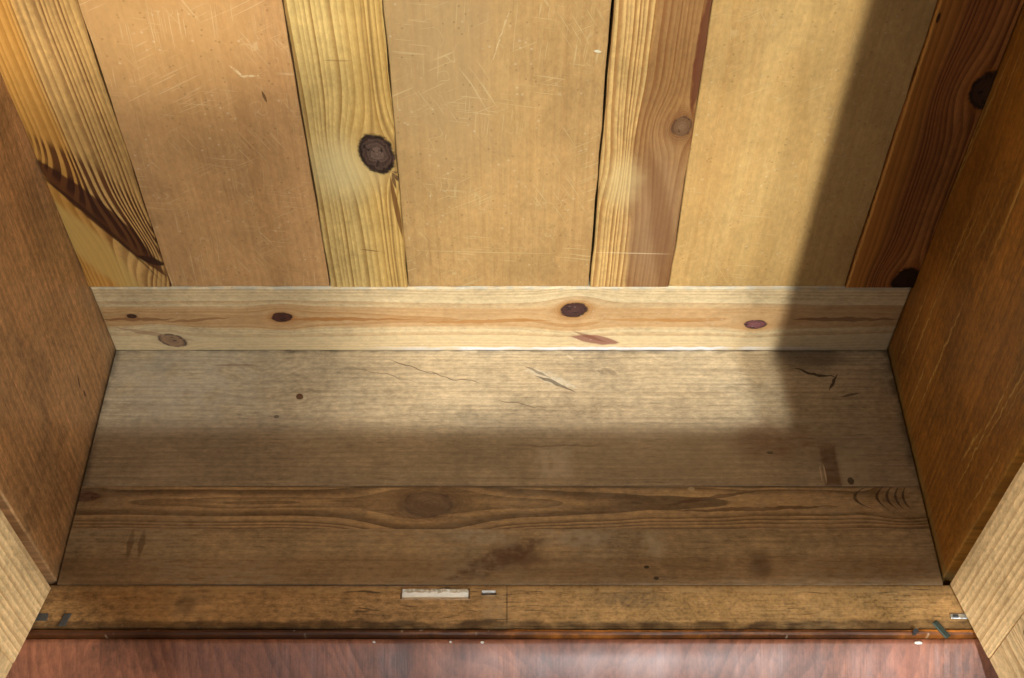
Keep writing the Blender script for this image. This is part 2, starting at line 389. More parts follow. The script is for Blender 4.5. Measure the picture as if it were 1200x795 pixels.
M['rail'] = wood('blonde_knotty_pine_rail', 'z', 'x', (226, 190, 128), (176, 112, 44), period=0.0075, uc=0.062, d0=0.012, k=0.012, vc=-0.1,
    wob=(0.012, 3, 3), wave=0.003, late_amt=0.55, seed=61.0, tone=0.18, tonecol=(204, 150, 78), specks=0.15, bump=0.3, mott=0.42,
    knots=[dict(u=0.066, v=-0.274, hu=0.0095, hv=0.0125, c=(88, 44, 28), c2=(60, 30, 20), rim=(50, 24, 12), hc=(176, 110, 50), halo=1.8, haloamt=0.75, reach=2.2),
           dict(u=0.019, v=-0.421, hu=0.0125, hv=0.0175, rot=25, c=(164, 122, 78), c2=(120, 88, 62), rim=(64, 46, 40), hc=(190, 150, 96), haloamt=0.3, reach=1.8),
           dict(u=0.080, v=0.090, hu=0.0135, hv=0.0165, rot=-18, c=(70, 38, 30), c2=(96, 58, 44), rim=(60, 30, 16), hc=(176, 112, 44), halo=1.9, haloamt=0.9, reach=2.3),
           dict(u=0.052, v=0.319, hu=0.0085, hv=0.0145, c=(120, 66, 60), c2=(150, 96, 84), rim=(56, 28, 22), hc=(196, 140, 76), halo=1.6, haloamt=0.6, reach=2.2),
           dict(u=0.068, v=-0.461, hu=0.004, hv=0.006, c=(60, 28, 14), hc=(140, 80, 36), reach=2.4)],
    bands=[(0.046, 0.086, 0.004, (210, 152, 78), 0.78, 0.003), (-0.05, 0.030, 0.004, (236, 210, 156), 0.65, 0.003)],
    marks=[dict(k='l', u=0.021, v=0.120, hu=0.0085, hv=0.032, rot=12, c=(150, 92, 66), amt=0.9, soft=0.4, wob=0.002),
           dict(k='l', u=0.027, v=0.112, hu=0.003, hv=0.024, rot=28, c=(120, 62, 34), amt=0.6, soft=0.8),
           dict(k='l', u=0.062, v=-0.455, hu=0.0026, hv=0.05, c=(130, 76, 36), amt=0.7, wob=0.003),
           dict(k='l', u=0.061, v=-0.38, hu=0.0026, hv=0.045, rot=-5, c=(140, 84, 40), amt=0.6, wob=0.003),
           dict(k='l', u=0.032, v=-0.44, hu=0.004, hv=0.05, rot=16, c=(150, 98, 60), amt=0.5, wob=0.003),
           dict(k='l', u=0.062, v=-0.20, hu=0.003, hv=0.10, rot=0, c=(176, 108, 42), amt=0.75, wob=0.003),
           dict(k='l', u=0.058, v=-0.02, hu=0.0035, hv=0.085, rot=-2, c=(184, 118, 48), amt=0.7, wob=0.003),
           dict(k='l', u=0.060, v=0.19, hu=0.003, hv=0.07, rot=2, c=(190, 124, 52), amt=0.6, wob=0.003),
           dict(k='l', u=0.062, v=0.43, hu=0.004, hv=0.07, c=(120, 56, 26), amt=0.6, wob=0.003),
           dict(k='b', u=0.121, v=0.0, hu=0.0026, hv=0.5, c=(176, 170, 138), amt=0.45, soft=0.8, wob=0.004, wf=30, tex=0.8, tf=60),
           dict(k='b', u=0.0025, v=0.12, hu=0.0030, hv=0.23, c=(250, 246, 232), amt=0.55, soft=0.8, wob=0.003, wf=40, tex=0.25, tf=22)])  # last mark paints the light caught along the lower arris

FLOOR = dict(mott=0.62, blotch=0.62, fine=0.6, fiber=0.42, tone=0.5, wave=0.004, spec=0.45, rough=0.42, darkscr=0.28, bump=0.5)
M['floor_a'] = wood('grey_brown_pine_floor_board_dusty', '-y', 'x', (166, 132, 90), (108, 76, 44), period=0.0070, uc=0.33, d0=0.03, k=0.02,
    wob=(0.012, 3, 5), seed=71.0, tonecol=(122, 86, 50), dust=0.26, specks=0.04, late_amt=0.32,
    bands=[(0.112, 0.30, 0.02, (160, 132, 98), 0.5, 0.012)],  # browner tint painted onto the front part that lies in shadow
    knots=[dict(u=0.008, v=-0.305, hu=0.030, hv=0.026, core=0, reach=1.5, s=1.25, c=(0, 0, 0)),
           dict(u=0.074, v=-0.253, hu=0.004, hv=0.004, c=(90, 58, 34), hc=(130, 92, 56), reach=4, s=1.0, haloamt=0.4)],
    marks=[dict(k='l', u=0.046, v=0.062, hu=0.0075, hv=0.036, rot=-25, c=(206, 196, 172), amt=0.65, soft=0.7, wob=0.005, tex=0.4, tf=160),
           dict(k='l', u=0.054, v=0.068, hu=0.0022, hv=0.030, rot=-27, c=(66, 52, 38), amt=0.75, wob=0.003),
           dict(k='l', u=0.036, v=0.046, hu=0.0018, hv=0.020, rot=-30, c=(80, 64, 46), amt=0.6, wob=0.003),
           dict(k='l', u=0.036, v=0.134, hu=0.005, hv=0.014, rot=-20, c=(110, 96, 76), amt=0.6, wob=0.004, tex=0.4),
           dict(k='l', u=0.012, v=0.088, hu=0.002, hv=0.006, rot=-40, c=(222, 204, 168), amt=0.5),
           # hair-thin wandering cracks left of centre
           dict(k='l', u=0.030, v=-0.110, hu=0.0008, hv=0.04, rot=-20, c=(72, 50, 32), amt=0.75, wob=0.006, wf=40),
           dict(k='l', u=0.046, v=-0.060, hu=0.0008, hv=0.04, rot=-12, c=(72, 50, 32), amt=0.75, wob=0.006, wf=40),
           dict(k='l', u=0.040, v=-0.150, hu=0.0008, hv=0.05, rot=-14, c=(72, 50, 32), amt=0.5, wob=0.006, wf=40),
           dict(k='l', u=0.086, v=0.03, hu=0.0008, hv=0.04, rot=-10, c=(72, 50, 32), amt=0.6, wob=0.006, wf=36),
           dict(k='l', u=0.043, v=-0.125, hu=0.0022, hv=0.004, c=(206, 178, 132), amt=0.55),
           dict(k='l', u=0.043, v=-0.088, hu=0.0022, hv=0.004, c=(206, 178, 132), amt=0.55),
           dict(k='l', u=0.025, v=-0.34, hu=0.002, hv=0.03, c=(106, 72, 42), amt=0.7),
           dict(u=0.076, v=-0.252, hu=0.003, hv=0.004, c=(60, 38, 22), amt=0.9),
           dict(u=0.105, v=-0.278, hu=0.0025, hv=0.0035, c=(66, 44, 28), amt=0.8),
           # grime in the joints
           dict(k='b', u=0.000, v=0.0, hu=0.0045, hv=0.6, c=(52, 40, 28), amt=0.6, soft=1.2, wob=0.004, wf=24, tex=0.6, tf=40),
           dict(k='b', u=0.10, v=-0.498, hu=0.3, hv=0.006, c=(46, 34, 24), amt=0.6, soft=1.4, tex=0.5, tf=50),
           dict(k='b', u=0.10, v=0.498, hu=0.3, hv=0.007, c=(46, 34, 24), amt=0.6, soft=1.4, tex=0.5, tf=50),
           # dark stain and scribbled crack in the right corner
           dict(u=0.010, v=0.395, hu=0.022, hv=0.045, c=(74, 62, 52), amt=0.6, soft=1.2, wob=0.012, wf=40),
           dict(k='l', u=0.038, v=0.398, hu=0.0020, hv=0.028, rot=-16, c=(34, 22, 14), amt=0.9, wob=0.005, wf=70),
           dict(k='l', u=0.052, v=0.420, hu=0.0018, hv=0.016, rot=60, c=(34, 22, 14), amt=0.85, wob=0.005, wf=90),
           dict(k='l', u=0.072, v=0.438, hu=0.0018, hv=0.014, rot=10, c=(50, 32, 20), amt=0.7, wob=0.003),
           dict(u=0.142, v=0.335, hu=0.024, hv=0.055, c=(118, 78, 46), amt=0.5, soft=1.0, wob=0.014, wf=36),
           dict(k='b', u=0.178, v=0.396, hu=0.030, hv=0.0095, c=(92, 54, 30), amt=0.7, soft=0.6, wob=0.005, wf=60),
           dict(k='b', u=0.176, v=0.425, hu=0.028, hv=0.017, c=(176, 160, 130), amt=0.55, soft=0.7, wob=0.006, wf=60, tex=0.3, tf=90),
           dict(k='l', u=0.188, v=0.388, hu=0.013, hv=0.0012, c=(206, 186, 150), amt=0.8),
           dict(k='l', u=0.188, v=0.383, hu=0.011, hv=0.0010, c=(206, 186, 150), amt=0.7),
           dict(u=0.198, v=0.417, hu=0.005, hv=0.004, c=(40, 26, 16), amt=0.85),
           dict(u=0.158, v=0.326, hu=0.002, hv=0.004, c=(50, 34, 22), amt=0.85),
           dict(k='b', u=0.172, v=0.066, hu=0.022, hv=0.018, c=(204, 194, 172), amt=0.40, soft=1.1, wob=0.004, wf=80, tex=0.3, tf=90),
           dict(k='b', u=0.148, v=0.075, hu=0.0012, hv=0.05, c=(96, 70, 46), amt=0.5, soft=1, wob=0.003),
           dict(u=0.05, v=-0.40, hu=0.07, hv=0.10, c=(176, 170, 152), amt=0.35, soft=1.5, wob=0.02, wf=15, tex=0.3, tf=40),
           dict(u=0.155, v=0.20, hu=0.03, hv=0.09, c=(160, 140, 108), amt=0.3, soft=1.3, wob=0.02, wf=20)], **FLOOR)
M['floor_b'] = wood('brown_pine_floor_board_with_oval_knot', '-y', 'x', (142, 106, 66), (70, 44, 22), period=0.0060, uc=0.228, d0=0.006, k=0.030, vc=-0.10,
    wob=(0.012, 4, 2), seed=82.0, tonecol=(110, 78, 46), dust=0.20, late_amt=0.90,
    knots=[dict(u=0.230, v=-0.086, hu=0.0175, hv=0.029, c=(118, 94, 76), c2=(92, 68, 52), crack=0.0, rim=(72, 50, 38), rimamt=0.45, hc=(88, 58, 34), halo=2.2, haloamt=0.5, reach=2.6, s=1.12, core=0.6),
           dict(u=0.219, v=-0.495, hu=0.007, hv=0.022, c=(104, 66, 46), rim=(70, 44, 30), rimamt=0.5, hc=(110, 76, 46), reach=1.8),
           dict(u=0.217, v=0.468, hu=0.012, hv=0.016, core=0, reach=2.0, s=1.3, c=(0, 0, 0))],
    marks=[dict(k='l', u=0.206, v=0.06, hu=0.0020, hv=0.45, c=(84, 60, 38), amt=0.5, wob=0.001),
           dict(k='l', u=0.236, v=0.30, hu=0.0026, hv=0.10, c=(84, 52, 30), amt=0.7, rot=2, wob=0.002),
           dict(k='l', u=0.221, v=0.25, hu=0.0026, hv=0.06, rot=10, c=(84, 52, 30), amt=0.7, wob=0.002),
           dict(k='l', u=0.221, v=0.418, hu=0.002, hv=0.0165, rot=90, bend=-0.022, c=(60, 36, 20), amt=0.85, wob=0.0015),
           dict(k='l', u=0.221, v=0.444, hu=0.0017, hv=0.0165, rot=90, bend=-0.012, c=(60, 36, 20), amt=0.85, wob=0.0015),
           dict(k='l', u=0.221, v=0.456, hu=0.0017, hv=0.0165, rot=90, bend=-0.01, c=(60, 36, 20), amt=0.85, wob=0.0015),
           dict(k='l', u=0.221, v=0.466, hu=0.0015, hv=0.0165, rot=90, bend=-0.008, c=(60, 36, 20), amt=0.85, wob=0.0015),
           dict(k='l', u=0.221, v=0.475, hu=0.0015, hv=0.0165, rot=90, bend=-0.007, c=(60, 36, 20), amt=0.85, wob=0.0015),
           dict(u=0.209, v=0.226, hu=0.0028, hv=0.004, c=(214, 196, 160), amt=0.5)], **FLOOR)
M['floor_c'] = wood('plain_brown_pine_floor_board_with_dark_wedge', '-y', 'x', (140, 108, 70), (98, 66, 38), period=0.010, uc=0.60, d0=0.03, k=0.012,
    wob=(0.008, 3, 5), seed=93.0, tonecol=(112, 80, 50), dust=0.28, late_amt=0.30,
    bands=[(0.300, 0.40, 0.004, (124, 84, 46), 0.55, 0.003)],
    marks=[dict(k='l', u=0.303, v=-0.004, hu=0.013, hv=0.062, rot=26, c=(92, 60, 38), amt=0.75, soft=0.7, wob=0.005, wf=90, tex=0.25, tf=120),
           dict(u=0.297, v=0.02, hu=0.013, hv=0.030, rot=-10, c=(92, 60, 36), amt=0.6, soft=0.9, wob=0.006),
           dict(k='b', u=0.272, v=-0.022, hu=0.009, hv=0.034, rot=-8, c=(196, 186, 164), amt=0.45, soft=1.1, wob=0.005, tex=0.3, tf=80),
           dict(k='b', u=0.274, v=0.088, hu=0.010, hv=0.036, c=(196, 186, 164), amt=0.42, soft=1.1, wob=0.006, tex=0.3, tf=80),
           dict(u=0.283, v=0.176, hu=0.018, hv=0.014, c=(190, 178, 152), amt=0.45, soft=1.0, wob=0.006, tex=0.4, tf=80),
           dict(u=0.285, v=0.235, hu=0.014, hv=0.016, c=(146, 126, 100), amt=0.35, soft=1.0, wob=0.006, tex=0.4, tf=80),
           dict(u=0.308, v=0.296, hu=0.018, hv=0.012, c=(80, 48, 26), amt=0.6, soft=1.0, wob=0.006),
           dict(k='l', u=0.282, v=-0.425, hu=0.018, hv=0.004, c=(84, 56, 34), amt=0.6, soft=0.9),
           dict(k='l', u=0.282, v=-0.412, hu=0.018, hv=0.004, c=(84, 56, 34), amt=0.6, soft=0.9),
           dict(u=0.312, v=0.166, hu=0.002, hv=0.003, c=(34, 20, 12), amt=0.9),
           dict(u=0.326, v=0.176, hu=0.002, hv=0.003, c=(34, 20, 12), amt=0.9)], **FLOOR)

SIDE = dict(period=0.012, d0=0.03, k=0.05, late_amt=0.45, fiber=0.42, tone=0.5, wave=0.010, fine=0.6, rough=0.45, spec=0.35, bump=0.6, specks=0.06, mott=0.75, blotch=0.75)
def side_marks(sd, n, sgn):
    r = random.Random(sd); out = []
    for _ in range(n):
        out.append(dict(k='l', u=r.uniform(0.02, 0.32), v=r.uniform(0.06, 0.55), hu=r.uniform(0.0009, 0.0020), hv=r.uniform(0.03, 0.12),
                        rot=sgn * r.uniform(3, 9), c=(216, 178, 128), amt=r.uniform(0.25, 0.6), soft=1.2, wob=0.003, tex=0.3, tf=120))
    return out
M['side_left'] = wood('brown_stained_board_left', '-y', 'z', (150, 104, 66), (112, 68, 34), uc=0.7, seed=101.0, tonecol=(112, 66, 30),
    tilt=0.10, marks=side_marks(3, 18, -1) + [dict(k='b', u=0.16, v=0.0, hu=0.2, hv=0.012, c=(138, 122, 98), amt=0.5, soft=1.2, wob=0.006, tex=0.3, tf=60),
        dict(u=0.0, v=0.1, hu=0.035, hv=0.14, c=(150, 134, 108), amt=0.5, soft=1.5, wob=0.01, tex=0.3, tf=50),
        dict(k='l', u=0.118, v=0.08, hu=0.002, hv=0.010, rot=20, c=(52, 28, 12), amt=0.85), dict(k='l', u=0.115, v=0.055, hu=0.002, hv=0.006, c=(52, 28, 12), amt=0.85)], **SIDE)
M['side_right'] = wood('brown_stained_board_right', '-y', 'z', (150, 96, 46), (104, 58, 22), uc=0.7, seed=113.0, tonecol=(106, 58, 20),
    tilt=0.10, marks=side_marks(8, 20, -1) + [dict(k='b', u=0.19, v=0.0, hu=0.2, hv=0.011, c=(140, 118, 90), amt=0.55, soft=1.2, wob=0.006, tex=0.3, tf=60)], **SIDE)

M['door'] = wood('bare_pine_door_stile', 'x', 'z', (222, 188, 134), (158, 112, 60), period=0.0078, uc=-0.06, d0=0.02, k=0.02, wob=(0.006, 2, 4), wave=0.003,
    late_amt=0.75, seed=121.0, tone=0.12, tonecol=(186, 140, 80), rough=0.55)
M['door_rail'] = wood('bare_pine_door_rail', 'z', 'x', (222, 188, 134), (158, 112, 60), period=0.009, uc=0.02, d0=0.02, k=0.05, wob=(0.02, 4, 4), wave=0.004,
    late_amt=0.7, seed=131.0, tone=0.12, tonecol=(186, 140, 80), rough=0.55,
    knots=[dict(u=0.10, v=0.112, hu=0.005, hv=0.007, c=(84, 46, 26), hc=(150, 96, 44), reach=3)])
M['door_panel'] = wood('bare_pine_door_panel', 'x', 'z', (206, 164, 106), (160, 110, 56), seed=141.0, late_amt=0.4, tone=0.15, tonecol=(186, 140, 80))

M['sill'] = wood('worn_varnished_front_rail', '-y', 'x', (146, 106, 58), (96, 60, 26), period=0.009, uc=0.6, d0=0.03, k=0.02, wob=(0.01, 3, 5), seed=151.0,
    late_amt=0.35, fiber=0.25, tone=0.45, tonecol=(104, 64, 28), dust=0.30, dustcol=(178, 150, 104), specks=0.05, rough=0.5, darkscr=0.8, bump=0.7, mott=1.1, blotch=0.9,
    marks=[dict(u=0.357, v=-0.35, hu=0.013, hv=0.012, rot=0, c=(58, 38, 24), amt=0.6, soft=1.0, wob=0.006),
           dict(k='b', u=0.36, v=0.30, hu=0.035, hv=0.24, c=(78, 52, 24), amt=0.40, soft=1.2, wob=0.01, wf=60, tex=0.4, tf=34),
           dict(k='b', u=0.36, v=0.28, hu=0.03, hv=0.26, c=(206, 164, 92), amt=0.25, soft=1.0, wob=0.01, tex=0.7, tf=260),
           dict(u=0.348, v=0.14, hu=0.012, hv=0.04, c=(80, 66, 50), amt=0.5, soft=1.0, wob=0.006, tex=0.3, tf=120),
           dict(k='b', u=0.358, v=0.0078, hu=0.026, hv=0.0010, c=(60, 40, 22), amt=0.7, soft=1, wob=0.001),
           dict(k='b', u=0.362, v=-0.007, hu=0.016, hv=0.012, c=(158, 130, 92), amt=0.5, soft=1, wob=0.006, tex=0.3, tf=120),
           dict(k='b', u=0.340, v=0.0, hu=0.0035, hv=0.5, c=(184, 150, 98), amt=0.45, soft=0.9, wob=0.003, tex=0.5, tf=60),
           dict(k='b', u=0.3825, v=0.0, hu=0.0045, hv=0.6, c=(44, 24, 10), amt=0.85, soft=1.1, wob=0.005, wf=34, tex=0.35, tf=22)])
M['bead'] = wood('orange_varnished_bead', '-y', 'x', (158, 94, 30), (90, 46, 14), period=0.006, uc=0.6, d0=0.03, k=0.01, seed=161.0, tone=0.6, tonecol=(84, 44, 16),
    rough=0.58, spec=0.35, darkscr=0.6, specks=0.2, bump=0.6, fiber=0.3, mott=1.0, blotch=1.2,
    marks=[dict(k='b', u=0.39, v=-0.36, hu=0.02, hv=0.26, c=(66, 34, 14), amt=0.8, soft=1, wob=0.01, wf=20),
           dict(k='b', u=0.3935, v=0.1, hu=0.0035, hv=0.5, c=(58, 28, 10), amt=0.7, soft=1.2, wob=0.004, wf=40, tex=0.5, tf=30),
           dict(u=0.39, v=0.40, hu=0.02, hv=0.05, c=(60, 30, 12), amt=0.7, soft=1, wob=0.006),
           dict(u=0.39, v=-0.05, hu=0.02, hv=0.012, c=(62, 30, 14), amt=0.7, soft=1, wob=0.006),
           dict(u=0.39, v=-0.01, hu=0.02, hv=0.02, c=(70, 36, 14), amt=0.6, soft=1, wob=0.006, tex=0.4)])
M['ledge'] = wood('polished_red_brown_moulding', 'x', '-y', (128, 78, 54), (84, 46, 30), period=0.014, uc=0.05, d0=0.10, k=0.8, vc=0.3, wob=(0.06, 7, 7), seed=171.0,
    late_amt=0.5, fiber=0.28, tone=0.5, tonecol=(84, 48, 42), rough=0.50, spec=0.5, coat=0.08, bump=0.5, fine=0.3, mott=0.6, blotch=1.5,
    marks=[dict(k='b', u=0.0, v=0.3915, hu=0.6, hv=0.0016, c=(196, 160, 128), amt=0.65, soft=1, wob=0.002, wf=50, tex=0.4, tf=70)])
M['dark_wood'] = wood('dark_outer_wood', 'x', 'z', (104, 62, 38), (62, 32, 18), seed=181.0)
M['gap_shade'] = wood('dark_gap_shade', 'x', 'z', (44, 30, 20), (24, 16, 10), seed=191.0, spec=0.1, rough=0.8)  # near-black colour stands for the shade in the panel gaps
M['bare'] = wood('freshly_cut_pale_wood', '-y', 'x', (254, 250, 236), (240, 226, 190), seed=201.0, tone=0.05, tonecol=(236, 220, 180), rough=0.7, spec=0.2, late_amt=0.2, mott=0.2, blotch=0.2,
    marks=[dict(k='b', v=-0.07, u=0.338, hv=0.045, hu=0.0034, c=(168, 134, 76), amt=0.7, soft=0.6, wob=0.003, wf=110, tex=0.4, tf=200)])

def simple(name, c, rough, metal=0.0, var=0.3, f=220):
    m, p, ax = start(name)
    n = noise(ax['x'] * f, ax['y'] * f + ax['z'] * f, 2.0, 3)
    finish(p, C(c).gain((n - 0.5) * (2 * var) + 1.0), (n - 0.5) * 0.3 + rough, n, 0.3)
    p.inputs['Metallic'].default_value = metal
    return m
M['steel'] = simple('pale_steel', (196, 204, 208), 0.32, 0.9)
M['iron'] = simple('dull_grey_iron', (78, 80, 82), 0.5, 0.6)
M['patina'] = simple('green_tarnished_brass', (60, 70, 62), 0.55, 0.4)
M['hole'] = simple('hole_darkness', (16, 11, 8), 0.9)  # near-black colour stands for the shade down the catch hole
M['crumb'] = simple('white_glint_and_chip', (236, 230, 218), 0.9)  # white of the light catches on the moulding edge and the chip by the nail
M['room_floor'] = wood('oak_room_floor', 'x', '-y', (128, 98, 70), (92, 64, 42), period=0.02, seed=211.0, uc=3.0)

# ---------------------------------------------------------------- mesh helpers
def link(name, bm, mat, parent=None, loc=None):
    bmesh.ops.recalc_face_normals(bm, faces=bm.faces)
    me = bpy.data.meshes.new(name); bm.to_mesh(me); bm.free()
    o = bpy.data.objects.new(name, me); COL.objects.link(o)
    if mat: me.materials.append(mat)
    if parent: o.parent = parent
    if loc is not None: o.location = loc
    return o

MAPS = {'back': lambda u, v, q: (u, -q, v),      # u across = x, v up = z, q towards the room
        'rail': lambda u, v, q: (v, -q, u),      # u up = z, v along = x
        'floor': lambda u, v, q: (v, -u, q),     # u towards the room, v along = x, q up
        'left': lambda u, v, q: (-0.5 + q, -u, v),
        'right': lambda u, v, q: (0.5 - q, -u, v),
        'door': lambda u, v, q: (u, q, v),       # door-local
        'doorrail': lambda u, v, q: (v, q, u)}

def board_bm(mp, left, right, v0, v1, back, front, ch=0.0015, n=9, jit=0.0004, sd=0, bow=0.0):
    """A planed board lofted along v. left/right = (u at v0, u at v1); softened arrises, slightly wandering edges."""
    r = random.Random(sd); f = MAPS[mp]; bm = bmesh.new(); rows = []
    ts = [0.0] + [i / n for i in range(n + 1)] + [1.0]
    for i, t in enumerate(ts):
        end = i in (0, len(ts) - 1)
        v = v0 + (v1 - v0) * t
        if i == 1: v += ch
        if i == len(ts) - 2: v -= ch
        jl, jr = (r.uniform(-jit, jit) for _ in (0, 1))
        if end: jl = jr = 0
        L = left[0] + (left[1] - left[0]) * t + jl; Rr = right[0] + (right[1] - right[0]) * t + jr
        fr = front - (ch if end else 0) + bow * math.sin(math.pi * t)
        pts = [(L, back), (L, front - ch), (L + ch, fr), (Rr - ch, fr), (Rr, front - ch), (Rr, back)]
        rows.append([bm.verts.new(f(u, v, q)) for u, q in pts])
    for a, b in zip(rows, rows[1:]):
        for j in range(6):
            bm.faces.new((a[j], a[(j + 1) % 6], b[(j + 1) % 6], b[j]))
    bm.faces.new(rows[0]); bm.faces.new(rows[-1])
    return bm

def box_bm(x0, x1, y0, y1, z0, z1, bev=0.001, segs=1):
    bm = bmesh.new(); bmesh.ops.create_cube(bm, size=1.0)
    for v in bm.verts:
        v.co = Vector(((x0 + x1) / 2 + v.co.x * (x1 - x0), (y0 + y1) / 2 + v.co.y * (y1 - y0), (z0 + z1) / 2 + v.co.z * (z1 - z0)))
    if bev: bmesh.ops.bevel(bm, geom=bm.edges[:], offset=bev, segments=segs, affect='EDGES', profile=0.5)
    return bm

def tag(o, label, cat, group=None, kind=None):
    if label: o['label'] = label
    if cat: o['category'] = cat
    if group: o['group'] = group
    if kind: o['kind'] = kind
    return o

# ---------------------------------------------------------------- the room floor the wardrobe stands on
bm = bmesh.new(); vs = [bm.verts.new(p) for p in ((-4, -4, 0), (4, -4, 0), (4, 3, 0), (-4, 3, 0))]; bm.faces.new(vs)
g = link('floor', bm, M['room_floor']); g['kind'] = 'structure'

# ---------------------------------------------------------------- wardrobe
ward = bpy.data.objects.new('wardrobe', None); COL.objects.link(ward)
ward.location = (0, -0.2, 0); ward.empty_display_size = 0.2
tag(ward, 'old knotty pine wardrobe seen from inside, both doors open, empty floor and panelled back', 'wardrobe')
OFF = (0, 0.2, FZ)               # parts keep the coordinates of the inside floor's back edge
H = 1.62
def part(name, bm, mat, label=None, parent=ward):
    o = link(name, bm, mat, parent, OFF if parent is ward else None)
    if label: o['label'] = label
    return o

# back: backing, rail, stiles, panels
part('added_gap_sheet', box_bm(-0.515, 0.515, 0.020, 0.028, -0.03, H, 0), M['gap_shade'])  # unseen dark sheet added to stop light leaks and blacken the panel gaps
RT = 0.1225
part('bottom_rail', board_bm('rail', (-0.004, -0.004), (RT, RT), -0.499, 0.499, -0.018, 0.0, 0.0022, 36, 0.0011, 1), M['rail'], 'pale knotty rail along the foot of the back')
def at(x1, x2): # edge measured at z=.126 and z=.539, carried on to the top
    s = (x2 - x1) / 0.413
    return (x1 + s * (RT + 0.0008 - 0.126), x1 + s * (1.58 - 0.126))
def keep(l): return (l[0], l[0] + (l[1] - l[0]) * 0.35)
Z0, Z1 = RT + 0.0008, 1.58
part('stile', board_bm('back', (-0.4995, -0.4995), keep(at(-0.400, -0.398)), Z0, Z1, -0.018, 0.0005, 0.0016, 40, 0.0007, 2), M['stile_a'], 'striped stile with a dark slanting flame of grain')
part('stile', board_bm('back', keep(at(-0.2055, -0.1985)), keep(at(-0.1125, -0.1035)), Z0, Z1, -0.018, 0.0008, 0.0016, 40, 0.0008, 3), M['stile_b'], 'pale stile with a large black oval knot')
part('stile', board_bm('back', keep(at(0.1085, 0.1135)), keep(at(0.2035, 0.2045)), Z0, Z1, -0.018, 0.0006, 0.0016, 40, 0.0008, 4), M['stile_c'], 'stile half blond, half brown heartwood')
part('stile', board_bm('back', keep(at(0.4175, 0.419)), (0.4995, 0.4995), Z0, Z1, -0.018, 0.0018, 0.0014, 40, 0.0008, 5), M['stile_d'], 'red brown stile with two dark knots')
part('panel', board_bm('back', keep(at(-0.3993, -0.3973)), keep(at(-0.2075, -0.2008)), Z0, Z1, -0.012, -0.0012, 0.001, 40, 0.0007, 6), M['panel_a'])
part('panel', board_bm('back', keep(at(-0.1118, -0.1028)), keep(at(0.1063, 0.1113)), Z0, Z1, -0.012, -0.0010, 0.001, 40, 0.0007, 7), M['panel_b'])
part('panel', board_bm('back', keep(at(0.2042, 0.2052)), keep(at(0.4168, 0.4183)), Z0, Z1, -0.012, -0.0012, 0.001, 40, 0.0007, 8), M['panel_c'])
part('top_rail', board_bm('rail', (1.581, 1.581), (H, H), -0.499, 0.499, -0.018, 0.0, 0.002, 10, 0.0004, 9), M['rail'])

# floor of three boards
part('floor_board', board_bm('floor', (0.0012, 0.0012), (0.2049, 0.2049), -0.4974, 0.4976, -0.018, 0.0, 0.0004, 24, 0.0002, 11), M['floor_a'], 'wide dusty grey brown back board')
part('floor_board', board_bm('floor', (0.2052, 0.2052), (0.2627, 0.2627), -0.4974, 0.4976, -0.018, -0.0003, 0.0004, 24, 0.0001, 12), M['floor_b'], 'narrow middle board with an oval knot')
part('floor_board', board_bm('floor', (0.2629, 0.2629), (0.3335, 0.3335), -0.4974, 0.4976, -0.018, -0.0002, 0.0003, 24, 0.0001, 13), M['floor_c'], 'front board with a dark wedge shaped stain')

# sides, top, outer carcass
part('side_panel', board_bm('left', (-0.02, -0.02), (0.3285, 0.3285), -0.03, H, -0.02, 0.0003, 0.0016, 20, 0.0003, 14), M['side_left'])
part('side_panel', board_bm('right', (-0.02, -0.02), (0.3245, 0.3245), -0.03, H, -0.02, 0.0003, 0.0016, 20, 0.0003, 15), M['side_right'])
part('top_board', box_bm(-0.55, 0.55, -0.36, 0.03, H + 0.001, H + 0.025, 0.002), M['dark_wood'])
part('header', box_bm(-0.54, 0.54, -0.385, -0.361, H - 0.07, H + 0.025, 0.002), M['dark_wood'])
part('base_side', box_bm(-0.56, -0.542, -0.40, 0.028, -FZ, -0.031, 0.002), M['dark_wood'])
part('base_side', box_bm(0.542, 0.56, -0.40, 0.028, -FZ, -0.031, 0.002), M['dark_wood'])
part('base_front', box_bm(-0.56, 0.56, -0.43, -0.4005, -FZ, -0.077, 0.002), M['dark_wood'])

# front rail with the bolt mortise and the small catch hole cut into it
def rail_bm(xs, ys, depth, z_top, z_bot):
    bm = bmesh.new(); nx, ny = len(xs) - 1, len(ys) - 1
    zz = lambda i, j: z_bot if (i < 0 or j < 0 or i >= nx or j >= ny) else z_top - depth.get((i, j), 0.0)
    def q(*p): bm.faces.new([bm.verts.new(c) for c in p])
    for i in range(nx):
        for j in range(ny):
            z = zz(i, j); a, b, c, d = xs[i], xs[i + 1], ys[j], ys[j + 1]
            q((a, c, z), (b, c, z), (b, d, z), (a, d, z))
            for (di, dj, p0, p1) in ((1, 0, (b, c), (b, d)), (0, 1, (b, d), (a, d)), (-1, 0, (a, d), (a, c)), (0, -1, (a, c), (b, c))):
                zn = zz(i + di, j + dj)
                if zn < z - 1e-6: q((*p0, z), (*p1, z), (*p1, zn), (*p0, zn))
    q((xs[0], ys[0], z_bot), (xs[-1], ys[0], z_bot), (xs[-1], ys[-1], z_bot), (xs[0], ys[-1], z_bot))
    bmesh.ops.remove_doubles(bm, verts=bm.verts, dist=1e-5)
    return bm
xs = [-0.56, -0.111, -0.034, -0.0205, -0.0045, 0.56]
ys = [-0.3845, -0.3512, -0.3465, -0.3405, -0.3375, -0.3352]
dep = {(1, 1): 0.0055, (1, 2): 0.0055, (1, 3): 0.0055, (3, 2): 0.010}
bm = rail_bm(xs, ys, dep, -0.0015, -0.030)
